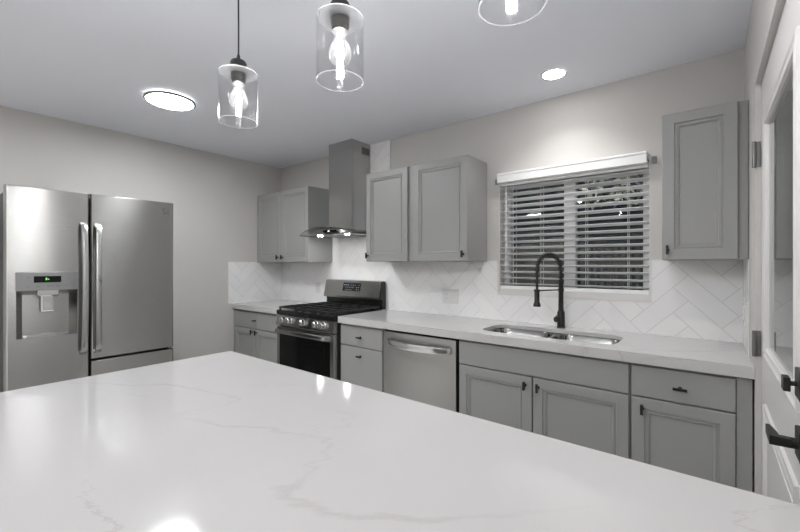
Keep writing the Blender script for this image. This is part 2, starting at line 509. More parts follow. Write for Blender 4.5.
# ------------------------------------------------------------------ cabinet parts
DOORP = [(0, 0.003), (.003, 0), (.050, 0), (.053, .007), (.060, .007), (.062, .003), (.068, .005), (.073, .013)]
def door_panel(name, x0, x1, z0, z1, yf, parent, th=.02):
    b = BM()
    loft_rects(b, FY(yf), [(x0, x1, z0, z1, th)] + [(x0 + i, x1 - i, z0 + i, z1 - i, d) for i, d in DOORP])
    return obj(name, b, CAB, parent)
def slab_front(name, x0, x1, z0, z1, yf, parent, th=.02):
    b = BM(); box(b, x0, x1, yf, yf + th, z0, z1, .0025)
    return obj(name, b, CAB, parent)
def knob(x, z, yf, parent, vertical=True, ln=.046):
    b = BM()
    tube(b, [(x, yf + .001, z), (x, yf - .020, z)], .0045, 10)
    lathe(b, (x, yf - .003, z), [(.008, 0), (.008, .003)], 'Y', 14)
    h = ln / 2
    if vertical: box(b, x - .0055, x + .0055, yf - .031, yf - .019, z - h, z + h, .0015)
    else: box(b, x - h, x + h, yf - .031, yf - .019, z - .0055, z + .0055, .0015)
    return obj('knob', b, BLACK, parent)
def carcass(root, x0, x1, y0, y1, z0, z1, kick=True, name='cabinet_body', face=True):
    b = BM()
    box(b, x0, x1, y0, y1, z0 + (.1 if kick else 0), z1, .001)
    o = obj(name, b, CABIN, root)
    if kick:
        b = BM(); box(b, x0 + .002, x1 - .002, y0 + .065, y0 + .085, z0, z0 + .1); obj('toe_kick', b, KICK, root)
    return o
ZB = CT - CTH - .001
g = .002
def base_root(x0, x1, label): return thing('base_cabinet', ((x0 + x1) / 2, YB - .3, 0), label, 'cabinet', 'grey base cabinets')

# left base cabinet
r = base_root(XL, -3.062, 'grey base cabinet in the far corner left of the range, one drawer over two doors')
carcass(r, XL + .009, -3.062, YF + .02, YB - .009, 0, ZB)
d = slab_front('drawer', XL + .002, -3.070, .690, .846, YF, r); knob(-3.487, .768, YF, d, False)
d = door_panel('door', XL + .002, -3.485, .112, .682, YF, r); knob(-3.535, .652, YF, d)
d = door_panel('door', -3.479, -3.070, .112, .682, YF, r); knob(-3.462, .652, YF, d)
# drawer cabinet right of the range
r = base_root(-2.277, -1.831, 'narrow grey base cabinet with plain drawer fronts between range and dishwasher')
carcass(r, -2.276, -1.831, YF + .02, YB - .009, 0, ZB)
d = slab_front('drawer', -2.270, -1.836, .700, .846, YF, r); knob(-2.053, .771, YF, d, False)
d = slab_front('drawer', -2.270, -1.836, .112, .692, YF, r); knob(-2.053, .628, YF, d, False)
# sink cabinet
r = base_root(-1.215, -.293, 'wide grey sink base cabinet with two panelled doors under the sink')
carcass(r, -1.213, -.293, YF + .02, YB - .009, 0, .66)
b = BM(); box(b, -1.213, -.293, YF + .02, YF + .045, .655, ZB); box(b, -1.213, -1.195, YF + .04, YB - .01, .655, ZB); box(b, -.311, -.293, YF + .04, YB - .01, .655, ZB)
obj('upper_frame', b, CABIN, r)
slab_front('false_front', -1.208, -.298, .712, .849, YF, r)
d = door_panel('door', -1.208, -.757, .112, .704, YF, r); knob(-.793, .657, YF, d)
d = door_panel('door', -.751, -.298, .112, .704, YF, r); knob(-.722, .657, YF, d)
# right cabinet
r = base_root(-.291, XR, 'grey base cabinet in the right corner beside the glazed door, drawer over one door')
carcass(r, -.291, XR - .008, YF + .02, YB - .009, 0, ZB)
d = slab_front('drawer', -.286, .084, .712, .849, YF, r); knob(-.101, .775, YF, d, False, .052)
d = door_panel('door', -.286, .084, .112, .704, YF, r); knob(-.243, .655, YF, d)
b = BM(); box(b, .087, XR - .006, YF + .008, YF + .02, .1, .856, .001); obj('filler_strip', b, CAB, r)

# ------------------------------------------------------------------ upper cabinets
def upper(x0, x1, label, doors, knobs, cx1=None):
    r = thing('upper_cabinet', ((x0 + x1) / 2, YB, ZU0), label, 'cabinet', 'grey upper cabinets')
    b = BM(); box(b, x0, cx1 or x1, YU + .0215, YB - .0085, ZU0, ZU1 + .002, .001); obj('cabinet_body', b, CAB, r)
    for (a, c), k in zip(doors, knobs):
        d = door_panel('door', a, c, ZU0 + .001, ZU1, YU, r)
        knob(k, ZU0 + .050, YU, d)
    return r
upper(XL + .009, -3.012, 'grey two door upper cabinet in the far corner left of the range hood', [(XL + .009, -3.461), (-3.457, -3.012)], [-3.500, -3.420])
upper(-2.243, -1.300, 'grey upper cabinet with two spaced doors right of the range hood', [(-2.249, -1.815), (-1.757, -1.298)], [-2.225, -1.328])
upper(-.188, .103, 'narrow grey single door upper cabinet in the corner right of the window', [(-.188, .103)], [-.165], XR - .002)

# ------------------------------------------------------------------ counters
r = thing('left_countertop', (-3.48, 2.4, CT - CTH))
b = BM(); box(b, XL + .001, -3.060, YC, YB - .001, CT - CTH, CT, .002)
bpy.data.objects.remove(r)
tag(obj('countertop', b, QUARTZ, None, loc=(-3.48, 2.4, CT - CTH)), 'short white quartz countertop in the far corner left of the range', 'countertop', 'quartz countertops')
SX0, SX1, SY0, SY1 = -1.122, -.372, 2.188, 2.512
b = BM()
th = .022
def loop_edges(pts, z):
    vs = [b.verts.new((x, y, z)) for x, y in pts]
    return [b.edges.new((vs[i], vs[(i + 1) % len(vs)])) for i in range(len(vs))], vs
X0c, X1c = -2.278, XR - .001
e1, v1 = loop_edges([(X0c, YC + .028), (X1c, YC + .028), (X1c, YB - .001), (X0c, YB - .001)], CT)
e2, v2 = loop_edges(rrect(SX0, SX1, SY0, SY1, .085, 8), CT)
res = bmesh.ops.triangle_fill(b, use_beauty=True, edges=e1 + e2)
fs = [f for f in b.faces]
for f in list(fs):        # drop faces inside the hole, if any
    c = f.calc_center_median()
    if SX0 + .02 < c.x < SX1 - .02 and SY0 + .02 < c.y < SY1 - .02 and all(v in v2 for v in f.verts):
        b.faces.remove(f)
ext = bmesh.ops.extrude_face_region(b, geom=[f for f in b.faces])
bmesh.ops.translate(b, verts=[x for x in ext['geom'] if isinstance(x, bmesh.types.BMVert)], vec=(0, 0, -th))
box(b, X0c, X1c, YC, YC + .028, CT - CTH, CT, .002)
box(b, X0c, -1.216, YC + .029, YB - .01, CT - CTH, CT - th)
box(b, -.290, X1c, YC + .029, YB - .01, CT - CTH, CT - th)
counter = obj('countertop', b, QUARTZ, None, loc=(-1.07, 2.4, CT - CTH))
tag(counter, 'long white quartz countertop with sink cutout running under the window', 'countertop', 'quartz countertops')

# ------------------------------------------------------------------ sink
sk = thing('kitchen_sink', (-.745, 2.35, CT - th), 'undermount stainless double bowl sink below the window', 'sink')
zr = CT - th - .0015
b = BM()
mid = -.747
for x0, x1 in ((SX0 - .004, mid - .012), (mid + .012, SX1 + .004)):
    lev = [(0, zr, .080), (.004, zr - .006, .078), (.009, zr - .10, .072), (.014, zr - .165, .066), (.03, zr - .186, .055), (.055, zr - .192, .04)]
    bb = BM()
    loops = []
    for ins, z, rad in lev:
        loops.append([Vector((x, y, z)) for x, y in rrect(x0 + ins, x1 - ins, SY0 - .004 + ins, SY1 + .004 - ins, rad, 7)])
    for ins, z, rad in reversed(lev):
        loops.append([Vector((x, y, z - .0015)) for x, y in rrect(x0 + ins - .0015, x1 - ins + .0015, SY0 - .004 + ins - .0015, SY1 + .004 - ins + .0015, rad, 7)])
    rings = loft(bb, loops, False)
    n = len(rings[0])
    k = len(lev)
    # bottom faces (inside and outside) instead of the connecting quads
    for f in list(bb.faces):
        if all(v in rings[k - 1] or v in rings[k] for v in f.verts): bb.faces.remove(f)
    bb.faces.new(rings[k - 1]); bb.faces.new(rings[k])
    for i in range(n):
        j = (i + 1) % n
        bb.faces.new((rings[0][i], rings[0][j], rings[-1][j], rings[-1][i]))
    bowl = obj('bowl', bb, SINKM, sk, True)
    cx = (x0 + x1) / 2
    bb = BM(); lathe(bb, (cx, 2.37, zr - .192), [(.043, .001), (.043, .004), (.036, .003), (.030, -.0005), (.012, -.0005), (.010, .004), (.001, .006)])
    obj('drain', bb, CHROME, bowl, True)
bb = BM()   # saddle between the bowls, dipping in the middle
lp = []
for i in range(13):
    t = i / 12; y = SY0 - .01 + t * (SY1 - SY0 + .02)
    sag = -.001 - .004 * sin(pi * t)
    w = .013 + .028 * (abs(2 * t - 1) ** 4)
    lp.append([Vector((mid - w, y, zr + sag - .006)), Vector((mid - w * .6, y, zr + sag)), Vector((mid + w * .6, y, zr + sag)), Vector((mid + w, y, zr + sag - .006)), Vector((mid, y, zr + sag - .02))])
loft(bb, lp); obj('divider', bb, SINKM, sk, True, angle=60)

# ------------------------------------------------------------------ faucet
FX0, FY0 = -.744, 2.590
fa = thing('kitchen_faucet', (FX0, FY0, CT), 'matte black spring neck faucet behind the double sink', 'faucet')
b = BM(); lathe(b, (FX0, FY0, CT), [(.027, 0), (.027, .004), (.0235, .007), (.0225, .10), (.0205, .105), (.0155, .112), (.0145, .29), (.0165, .294), (.0165, .306), (.012, .31)])
obj('post', b, BLACK, fa, True)
dv = Vector((-.40, -.916, 0)).normalized()
dv = Vector((-.47, -.883, 0))
P0 = Vector((FX0, FY0, CT + .305)); R = .099; rise = .070
arc = [P0 + Vector((0, 0, rise * k / 4)) for k in range(4)]
for k in range(25):
    a = pi * k / 24
    arc.append(P0 + dv * (R - R * cos(a)) + Vector((0, 0, rise + R * sin(a) * .95)))
endp = P0 + dv * 2 * R
for k in range(1, 11): arc.append(endp + Vector((0, 0, rise - .020 * k)))
b = BM(); tube(b, arc, .0075, 10); obj('hose', b, BLACK, fa, True)
b = BM()
# spring coil around the arc
def along(pts, s):
    tot = 0
    for a, c in zip(pts, pts[1:]):
        l = (c - a).length
        if tot + l >= s: return a + (c - a) * ((s - tot) / l), (c - a).normalized()
        tot += l
    return pts[-1], (pts[-1] - pts[-2]).normalized()
Ltot = sum((c - a).length for a, c in zip(arc[:31], arc[1:31]))
side = dv.cross(Vector((0, 0, 1))).normalized()
hel = []
turns = 24
for k in range(turns * 9 + 1):
    p, t = along(arc, Ltot * k / (turns * 9))
    n2 = side.cross(t).normalized(); a = 2 * pi * k / 9
    rad = .0138
    hel.append(p + side * rad * cos(a) + n2 * rad * sin(a))
tube(b, hel, .0030, 6); obj('spring', b, BLACK, fa, True)
hz = CT + .305 + rise - .222
b = BM(); lathe(b, (endp.x, endp.y, 0), [(.010, hz + .085), (.0155, hz + .080), (.0155, hz + .020), (.0175, hz + .016), (.0225, hz), (.0215, hz - .008), (.012, hz - .009)])
obj('spray_head', b, BLACK, fa, True)
b = BM(); za = CT + .244
tube(b, [(FX0, FY0, za), tuple(Vector((FX0, FY0, za)) + dv * (2 * R - .012))], .0042, 8)
lathe(b, (FX0, FY0, za - .008), [(.018, 0), (.018, .016)])
lathe(b, (endp.x, endp.y, za - .007), [(.0185, 0), (.0185, .014)])
obj('support_arm', b, BLACK, fa, True)
b = BM(); hd = Vector((-.62, -.78, 0)).normalized()
c0 = Vector((FX0, FY0, CT + .055))
tube(b, [c0 + hd * .010, c0 + hd * .020, c0 + hd * .028, c0 + hd * .042, c0 + hd * .046], [.012, .014, .0175, .0175, .013], 18)
tube(b, [c0 + hd * .036 + Vector((0, 0, .014)), c0 + hd * .040 + Vector((.010, -.012, .026))], [.0045, .0035], 8)
obj('handle', b, BLACK, fa, True)

# ------------------------------------------------------------------ wall plates
def plate(x0, x1, z0, z1, kind, label):
    r = thing('wall_outlet' if kind != 'switch' else 'light_switch', ((x0 + x1) / 2, YB - .0075, z0), label, 'outlet', 'white wall plates')
    b = BM(); box(b, x0, x1, YB - .013, YB - .0073, z0, z1, .002); obj('cover_plate', b, PLATE, r)
    zc_ = (z0 + z1) / 2
    w = (x1 - x0)
    cs = [(x0 + x1) / 2] if w < .1 else [x0 + w * .28, x0 + w * .72]
    for i, cx in enumerate(cs):
        b = BM(); box(b, cx - .0175, cx + .0175, YB - .0150, YB - .012, zc_ - .034, zc_ + .034, .001)
        ins = obj('socket_insert' if (i == 0) else 'rocker', b, PLATE, r)
        if i == 0:
            for dz in (-.017, .017):
                b = BM()
                for dx in (-.006, .006): box(b, cx + dx - .0012, cx + dx + .0012, YB - .0154, YB - .0148, zc_ + dz - .004, zc_ + dz + .004)
                obj('slot', b, GRILLE, ins)
plate(-1.690, -1.545, 1.008, 1.123, 'outlet', 'white double wall plate on the tiles between the range and the window')
plate(-3.270, -3.200, 1.018, 1.132, 'outlet', 'small white outlet plate on the tiles left of the range')
r = thing('light_switch', (XR, 2.40, 1.0), 'white switch plate on the tiled right wall beside the glazed door', 'switch')
b = BM(); box(b, XR - .0135, XR - .0073, 2.36, 2.475, 1.03, 1.155, .002); obj('cover_plate', b, PLATE, r)
for y in (2.395, 2.44):
    b = BM(); box(b, XR - .017, XR - .013, y - .016, y + .016, 1.06, 1.125, .001); obj('rocker', b, PLATE, r)

# ------------------------------------------------------------------ gas range
RX0, RX1 = -3.052, -2.290
rg = thing('gas_range', ((RX0 + RX1) / 2, 2.38, 0), 'stainless steel gas range with five knobs and black grates below the hood', 'stove')
b = BM(); box(b, RX0, RX1, 2.095, 2.655, .02, .872, .003); obj('body', b, DKGREY, rg)
b = BM()
loft(b, [[Vector((x, y, z)) for y, z in ((2.050, .876), (2.046, .898), (2.052, .914), (2.62, .914), (2.62, .872), (2.06, .872))] for x in (RX0, RX1)])
obj('cooktop', b, ENAMEL, rg)
b = BM()
loft(b, [[Vector((x, y, z)) for y, z in ((2.040, .785), (2.055, .871), (2.10, .871), (2.10, .780), (2.045, .780))] for x in (RX0 + .001, RX1 - .001)])
cp = obj('control_panel', b, STEELX, rg)
for x in (-2.935, -2.850, -2.672, -2.500, -2.412):
    b = BM()
    tmp = BM()
    lathe(b, (x, 2.049, .832), [(.032, .0), (.032, -.006), (.0275, -.009), (.0255, -.034), (.021, -.039), (.001, -.039)], 'Y', 24)
    box(b, x - .0045, x + .0045, 2.000, 2.015, .808, .856, .002)
    obj('knob', b, CHROME, cp, True)
b = BM()     # oven door: steel frame round black glass
f = FY(2.050)
loft_rects(b, f, [(RX0 + .002, RX1 - .002, .215, .768, .045), (RX0 + .002, RX1 - .002, .215, .768, .004), (RX0 + .006, RX1 - .006, .219, .764, 0),
                  (RX0 + .042, RX1 - .046, .265, .702, 0), (RX0 + .043, RX1 - .047, .266, .701, .003)])
od = obj('oven_door', b, STEELX, rg)
b = BM(); box(b, RX0 + .043, RX1 - .047, 2.0505, 2.054, .266, .701); obj('oven_glass', b, GLOSSBLK, od)
b = BM(); frame_ring(b, FY(2.0495), RX0 + .105, RX1 - .110, .31, .655, [(0, 0), (0, .001), (.004, .001), (.004, 0)]); obj('window_border', b, ENAMEL, od)
b = BM()
lp = []
for i in range(25):
    t = i / 24; x = RX0 + .025 + t * (RX1 - RX0 - .05)
    e = min(t, 1 - t); y = 2.050 - .048 * min(1, e / .045) ** .6 if e < .045 else 2.002 - .006 * sin(pi * t)
    lp.append([Vector((x, y + .008, .720)), Vector((x, y - .007, .723)), Vector((x, y - .011, .732)), Vector((x, y - .010, .752)), Vector((x, y + .008, .758))])
loft(b, lp); obj('handle', b, STEELX, od, True, angle=50)
b = BM(); box(b, RX0 + .002, RX1 - .002, 2.052, 2.095, .06, .207, .004); obj('drawer', b, STEELX, rg)
# backguard
b = BM()
loft(b, [[Vector((x, y, z)) for y, z in ((2.660, .915), (2.625, .915), (2.625, 1.005), (2.600, 1.003), (2.598, 1.018), (2.628, 1.160), (2.664, 1.166), (2.672, 1.150), (2.672, .915))] for x in (RX0 + .012, RX1 - .002)])
bg = obj('backguard', b, ENAMEL, rg)
b = BM()
loft(b, [[Vector((x, y, z)) for y, z in ((2.601, 1.000), (2.5945, 1.001), (2.5925, 1.018), (2.6245, 1.166), (2.664, 1.171), (2.664, 1.166), (2.629, 1.161), (2.598, 1.018))] for x in (RX0 + .004, RX1 - .012)])
obj('control_fascia', b, STEEL, bg)
sl = Vector((0, .032, .148)).normalized(); nrm = Vector((0, -sl.z, sl.y))
base = Vector((0, 2.5925, 1.018))
def onf(x, s, o): return Vector((x, 0, 0)) + base + sl * s + nrm * o
b = BM()
loft(b, [[onf(x, s, o) for x, s in ((-2.785, .050), (-2.550, .050), (-2.550, .128), (-2.785, .128))] for o in (-.001, .0015)])
dp = obj('display', b, DISPB, rg)
rr = random.Random(3)
for rw in range(3):
    for k in range(9):
        if rr.random() < .25: continue
        x = -2.773 + k * .0245; ss_ = .062 + rw * .022; w = .007 if (rw < 2 or k > 3) else .016
        b = BM(); loft(b, [[onf(xx, ss, o) for xx, ss in ((x, ss_), (x + w, ss_), (x + w, ss_ + .003), (x, ss_ + .003))] for o in (.001, .0019)]); obj('digit', b, WLED, dp)
# burners
for x, y, r_ in ((-2.90, 2.20, .045), (-2.90, 2.48, .034), (-2.671, 2.34, .050), (-2.442, 2.20, .050), (-2.442, 2.48, .034)):
    b = BM(); lathe(b, (x, y, .9135), [(r_ + .012, 0), (r_ + .010, .004), (r_, .006), (r_, .012), (r_ - .004, .017), (.001, .018)])
    obj('burner', b, IRON, rg, True)
# grates
for x0, x1 in ((RX0 + .012, -2.803), (-2.797, -2.545), (-2.539, RX1 - .012)):
    b = BM(); y0, y1 = 2.066, 2.608; zt = .944; w = .0055; cx = (x0 + x1) / 2
    box(b, x0, x0 + 2 * w, y0, y1, zt - .014, zt, .0015); box(b, x1 - 2 * w, x1, y0, y1, zt - .014, zt, .0015)
    for y in (y0, (y0 + y1) / 2 - w, y1 - 2 * w): box(b, x0, x1, y, y + 2 * w, zt - .014, zt, .0015)
    box(b, cx - w, cx + w, y0, y1, zt - .014, zt, .0015)
    for yc_ in (y0 + .135, y1 - .135): box(b, x0, x1, yc_ - w, yc_ + w, zt - .012, zt, .0015)
    for xx in (x0 + .001, x1 - .014):
        for yy in (y0, y1 - .013, (y0 + y1) / 2 - .006): box(b, xx, xx + .013, yy, yy + .013, .9145, zt - .01)
    obj('grate', b, IRON, rg)

# ------------------------------------------------------------------ range hood
hc = -2.635
hd_ = thing('range_hood', (hc, YB, 1.58), 'stainless chimney range hood with arched glass visor over the stove', 'range hood')
b = BM(); box(b, -2.790, -2.485, 2.435, YB - .0085, 1.625, 2.439, .0015); ch = obj('chimney', b, STEEL, hd_)
b = BM()
box(b, -2.4855, -2.4835, 2.560, 2.662, 2.330, 2.395)
ve = obj('vent', b, MIDGREY, hd_)
b = BM()
for k in range(5): box(b, -2.4837, -2.4825, 2.568, 2.609, 2.338 + k * .011, 2.3425 + k * .011); box(b, -2.4837, -2.4825, 2.614, 2.655, 2.338 + k * .011, 2.3425 + k * .011)
obj('vent_slot', b, GRILLE, ve)
b = BM()    # canopy body, tapering up to the chimney
def arch(x): return 1.638 - .055 * ((x - hc) / .38) ** 2
lp = []
for i in range(17):
    x = hc - .29 + .58 * i / 16
    zt = arch(x) - .006
    yfr = 2.255 + .045 * ((x - hc) / .29) ** 2
    lp.append([Vector((x, yfr, 1.583)), Vector((x, yfr - .002, 1.592)), Vector((x, yfr + .012, zt)), Vector((x, YB - .009, zt)), Vector((x, YB - .009, 1.583))])
loft(b, lp); cb = obj('canopy', b, STEEL, hd_, True, angle=25)
b = BM()
lp = []
for i in range(29):
    x = hc - .372 + .744 * i / 28
    z = arch(x); yfr = 2.195 + .075 * ((x - hc) / .385) ** 2
    lp.append([Vector((x, yfr, z)), Vector((x, YB - .009, z)), Vector((x, YB - .009, z + .006)), Vector((x, yfr, z + .006))])
loft(b, lp)
b.normal_update()
for fc in b.faces:
    c = fc.calc_center_median()
    if len(fc.verts) == 4 and abs(fc.normal.z) < .3 and c.y < 2.4 or abs(fc.normal.x) > .9: fc.material_index = 1
obj('glass_visor', b, [HOODG, HOODE], hd_, True, angle=25)
b = BM(); box(b, -2.655, -2.49, 2.2475, 2.258, 1.600, 1.618, .001); pn = obj('control_strip', b, GLOSSBLK, hd_)
b = BM(); box(b, -2.590, -2.568, 2.2460, 2.2485, 1.603, 1.613); obj('indicator', b, WLED, pn)
for x in (-2.805, -2.452):
    b = BM(); lathe(b, (x, 2.345, 1.5815), [(.030, .003), (.030, 0), (.024, -.001)]); lm = obj('lamp', b, CHROME, hd_, True)
    b = BM(); lathe(b, (x, 2.345, 1.5790), [(.022, .0015), (.022, 0), (.001, -.001)]); obj('lamp_lens', b, HLED, lm)
b = BM(); box(b, -2.80, -2.47, 2.42, 2.64, 1.578, 1.5835, .001); obj('filter', b, MIDGREY, hd_)

# ------------------------------------------------------------------ dishwasher
dw = thing('dishwasher', (-1.522, 2.4, 0), 'stainless steel dishwasher between the drawer cabinet and the sink cabinet', 'dishwasher')
b = BM(); box(b, -1.824, -1.222, YF + .024, YB - .02, .03, .860, .002); obj('body', b, ENAMEL, dw)
b = BM(); box(b, -1.815, -1.232, YF + .07, YF + .08, 0, .10); obj('toe_kick', b, KICK, dw)
b = BM()
lp = []
for i in range(9):
    t = i / 8
    lp.append([Vector((-1.821 + t * .592, YF - .003 - .003 * sin(pi * t), .112)), Vector((-1.821 + t * .592, YF - .003 - .003 * sin(pi * t), .846)), Vector((-1.821 + t * .592, YF + .024, .846)), Vector((-1.821 + t * .592, YF + .024, .112))])
loft(b, lp); dd = obj('door', b, STEELX, dw, True, angle=25)
b = BM()
lp = []
for i in range(31):
    t = i / 30; x = -1.785 + t * .530
    e = min(t, 1 - t)
    y = YF - .004 - .030 * min(1, e / .06) ** .5 - .030 * sin(pi * t)
    q = .010 * sin(pi * t)
    lp.append([Vector((x, y + .014, .758 - q)), Vector((x, y, .761 - q)), Vector((x, y - .004, .778)), Vector((x, y, .796)), Vector((x, y + .014, .800))])
loft(b, lp); obj('handle', b, CHROME, dd, True, angle=50)

# ------------------------------------------------------------------ refrigerator
FXF = -3.120
fr = thing('refrigerator', (-3.5, .77, 0), 'large stainless side by side refrigerator with water dispenser on the left wall', 'refrigerator')
b = BM(); box(b, XL + .02, FXF - .078, .338, 1.205, .02, 1.752, .004); obj('body', b, DKGREY, fr)
F = FXp(FXF)
Y0f, Ym, Y1f, ZF = .329, .7150, 1.217, 1.778
def fdoor(name, y0, y1, z0, z1, pocket=None):
    b = BM()
    R_ = [(y0, y1, z0, z1, .070), (y0, y1, z0, z1, .016), (y0 + .002, y1 - .002, z0 + .002, z1 - .002, .008), (y0 + .006, y1 - .006, z0 + .004, z1 - .004, .002), (y0 + .011, y1 - .011, z0 + .006, z1 - .006, 0)]
    if pocket:
        a, c, e, g_ = pocket
        R_ += [(a, c, e, g_, 0), (a + .002, c - .002, e + .002, g_ - .002, .004), (a + .032, c - .032, e + .012, g_ - .03, .060)]
    loft_rects(b, F, R_)
    return obj(name, b, STEEL, fr, False)
PK = (.374, .652, .886, 1.168)
ld = fdoor('left_door', Y0f, Ym - .003, .07, ZF, PK)
rd = fdoor('right_door', Ym + .003, Y1f, .707, ZF)
fdoor('lower_drawer', Ym + .003, Y1f, .07, .698)
b = BM(); box(b, XL + .03, FXF - .09, .34, 1.20, 0, .02); obj('base_grille', b, KICK, fr)
def fhandle(y0, y1, z0, z1, parent, lean):
    b = BM(); lp = []
    for i in range(33):
        t = i / 32; z = z0 + t * (z1 - z0); e = min(t, 1 - t)
        x = FXF + .004 + .040 * min(1, e / .05) ** .5 + .012 * sin(pi * t)
        o = lean * sin(pi * t) * .004
        lp.append([Vector((x - .014, y0 + o, z)), Vector((x - .002, y0 + .001 + o, z)), Vector((x + .002, (y0 + y1) / 2 + o, z)), Vector((x - .002, y1 - .001 + o, z)), Vector((x - .014, y1 + o, z))])
    loft(b, lp)
    return obj('handle', b, STEELX, parent, True, angle=50)
fhandle(.661, .695, .748, 1.587, ld, 1)
h2 = fhandle(.736, .770, .748, 1.587, rd, -1)
b = BM(); box(b, FXF + .050, FXF + .0595, .745, .765, 1.215, 1.245, .001); obj('button', b, MIDGREY, h2)
# dispenser
b = BM(); loft_rects(b, F, [(.370, .655, 1.165, 1.275, .001), (.370, .655, 1.165, 1.275, -.003), (.373, .652, 1.168, 1.272, -.005)])
dpn = obj('dispenser_panel', b, DISPG, fr)
b = BM(); loft_rects(b, F, [(.448, .572, 1.212, 1.250, -.004), (.448, .572, 1.212, 1.250, -.0062)]); dsp = obj('display', b, GLOSSBLK, dpn)
b = BM(); loft_rects(b, F, [(.500, .507, 1.226, 1.240, -.006), (.500, .507, 1.226, 1.240, -.0070)]); loft_rects(b, F, [(.510, .516, 1.228, 1.234, -.006), (.510, .516, 1.228, 1.234, -.0070)])
obj('display_digits', b, GREEN, dpn)
for y, z, w in ((.420, 1.240, .012), (.420, 1.186, .010), (.462, 1.186, .012), (.506, 1.187, .016), (.528, 1.186, .012), (.548, 1.186, .016), (.590, 1.186, .010)):
    b = BM(); loft_rects(b, F, [(y, y + w, z, z + .006, -.0048), (y, y + w, z, z + .006, -.0056)]); obj('button', b, MIDGREY, dpn)
b = BM(); loft(b, [[F(.625 + r_ * cos(a), 1.220 + r_ * sin(a), d_) for a in [2 * pi * k / 24 for k in range(24)]] for r_, d_ in ((.019, -.004), (.019, -.0075), (.016, -.0085))])
obj('dial', b, DISPG, dpn, True)
b = BM(); loft_rects(b, F, [(.472, .556, 1.120, 1.168, .050), (.462, .566, 1.128, 1.168, .016), (.466, .562, 1.136, 1.168, .008)])
obj('chute', b, CHROME, fr, True)
b = BM(); loft_rects(b, F, [(.484, .544, 1.035, 1.135, .052), (.484, .544, 1.035, 1.135, .026), (.491, .537, 1.043, 1.130, .020)])
obj('paddle', b, CHROME, fr)
RT = Matrix(((0, 0, 1), (1, 0, 0), (0, 1, 0)))      # text plane -> faces +X
b = BM(); loft_rects(b, F, [(1.140, 1.180, 1.692, 1.726, .001), (1.140, 1.180, 1.692, 1.726, -.001)]); bd = obj('badge', b, DKGREY, rd)
text_mesh('badge_lettering', 'KEN\nMORE', .015, DISPG, bd, (FXF + .0014, 1.160, 1.709), RT)

# ------------------------------------------------------------------ island
IX0, IX1, IY0, IY1 = -1.763, XR - .001, .035, .934
b = BM(); box(b, IX0, IX1, IY0, IY1, CT - .04, CT, .002)
tag(obj('island_countertop', b, QUARTZ, None, loc=(-.81, .48, CT - .04)), 'big white veined quartz island countertop in the foreground', 'countertop', 'quartz countertops')
r = thing('island_cabinet', (-.81, .55, 0), 'grey island cabinet base below the big foreground countertop', 'cabinet')
carcass(r, IX0 + .03, IX1 - .002, .36, IY1 - .045, 0, CT - .041)
FYb = lambda u, w, d: Vector((u, IY1 - .025 - d, w))
n = 4; wd = (IX1 - .002 - IX0 - .03) / n
for k in range(n):
    x0 = IX0 + .03 + k * wd + .003; x1 = x0 + wd - .006
    b = BM(); loft_rects(b, FYb, [(x0, x1, .112, .862, .02)] + [(x0 + i, x1 - i, .112 + i, .862 - i, d_) for i, d_ in DOORP]); obj('door', b, CAB, r)

# ------------------------------------------------------------------ pendants
def pendant(x, y, label):
    zb, zt = 1.808, 1.974
    r = thing('pendant_light', (x, y, H), label, 'pendant light', 'glass pendant lights over the island')
    R_ = .0625
    b = BM()
    lathe(b, (x, y, 0), [(R_, zb), (R_, zt - .004), (R_ - .002, zt - .001), (R_ - .0022, zt - .004), (R_ - .0022, zb)], n=48, cap=False)
    ring = [v for v in b.verts]
    gs = obj('glass_shade', b, GLASS, r, True)
    b = BM(); lathe(b, (x, y, 0), [(R_, zb), (R_ + .0006, zb - .0012), (R_ - .0012, zb - .002), (R_ - .0028, zb - .0012), (R_ - .0022, zb), (R_, zb)], n=48, cap=False)
    obj('rim', b, RIMG, gs, True)
    b = BM(); lathe(b, (x, y, 0), [(R_ - .001, zt - .002), (R_ - .001, zt + .0005), (.022, zt + .001), (.022, zt - .002), (R_ - .001, zt - .002)], n=48, cap=False)
    obj('shade_top', b, GLASSTOP, gs, True)
    b = BM(); lathe(b, (x, y, 0), [(.0272, zt + .001), (.0278, zt + .004), (.0272, zt + .034), (.023, zt + .041), (.010, zt + .043), (.007, zt + .047), (.0048, zt + .062), (.0035, zt + .064)])
    obj('cap', b, BLACK, r, True)
    b = BM(); lathe(b, (x, y, 0), [(.0240, zt - .0005), (.0245, zt - .003), (.0240, zt - .022), (.0215, zt - .024), (.0215, zt - .036), (.015, zt - .037)])
    obj('socket', b, DKG, r, True)
    b = BM(); tube(b, [(x + .0006 * sin(k * .9), y, zt + .05 + (H - .02 - zt - .05) * k / 10) for k in range(11)], .0028, 8); obj('cord', b, BLACK, r, True)
    b = BM(); lathe(b, (x, y, 0), [(.060, H - .0005), (.060, H - .016), (.055, H - .022), (.004, H - .024)]); obj('canopy', b, BLACK, r, True)
    b = BM(); zz = zt - .036
    lathe(b, (x, y, 0), [(.0125, zz), (.0135, zz - .008), (.0165, zz - .020), (.0225, zz - .034), (.0285, zz - .046), (.0305, zz - .058), (.0285, zz - .070), (.0215, zz - .081), (.011, zz - .0875), (.001, zz - .089)], n=32)
    bu = obj('bulb', b, BULBG, r, True, angle=80)
    b = BM()
    for k in range(4):
        a = pi / 2 * k + .5
        tube(b, [(x + .0035 * cos(a), y + .0035 * sin(a), zz - .026), (x + .0085 * cos(a), y + .0085 * sin(a), zz - .064)], .0022, 8)
    obj('filament', b, FIL, bu, True)
    return r
DKG = mat('dark bronze socket', (.05, .048, .045), .35, .6)
pendant(-1.262, .697, 'clear glass cylinder pendant hanging on a long cord, leftmost of the three')
pendant(-.769, .710, 'clear glass cylinder pendant in the middle of the three')
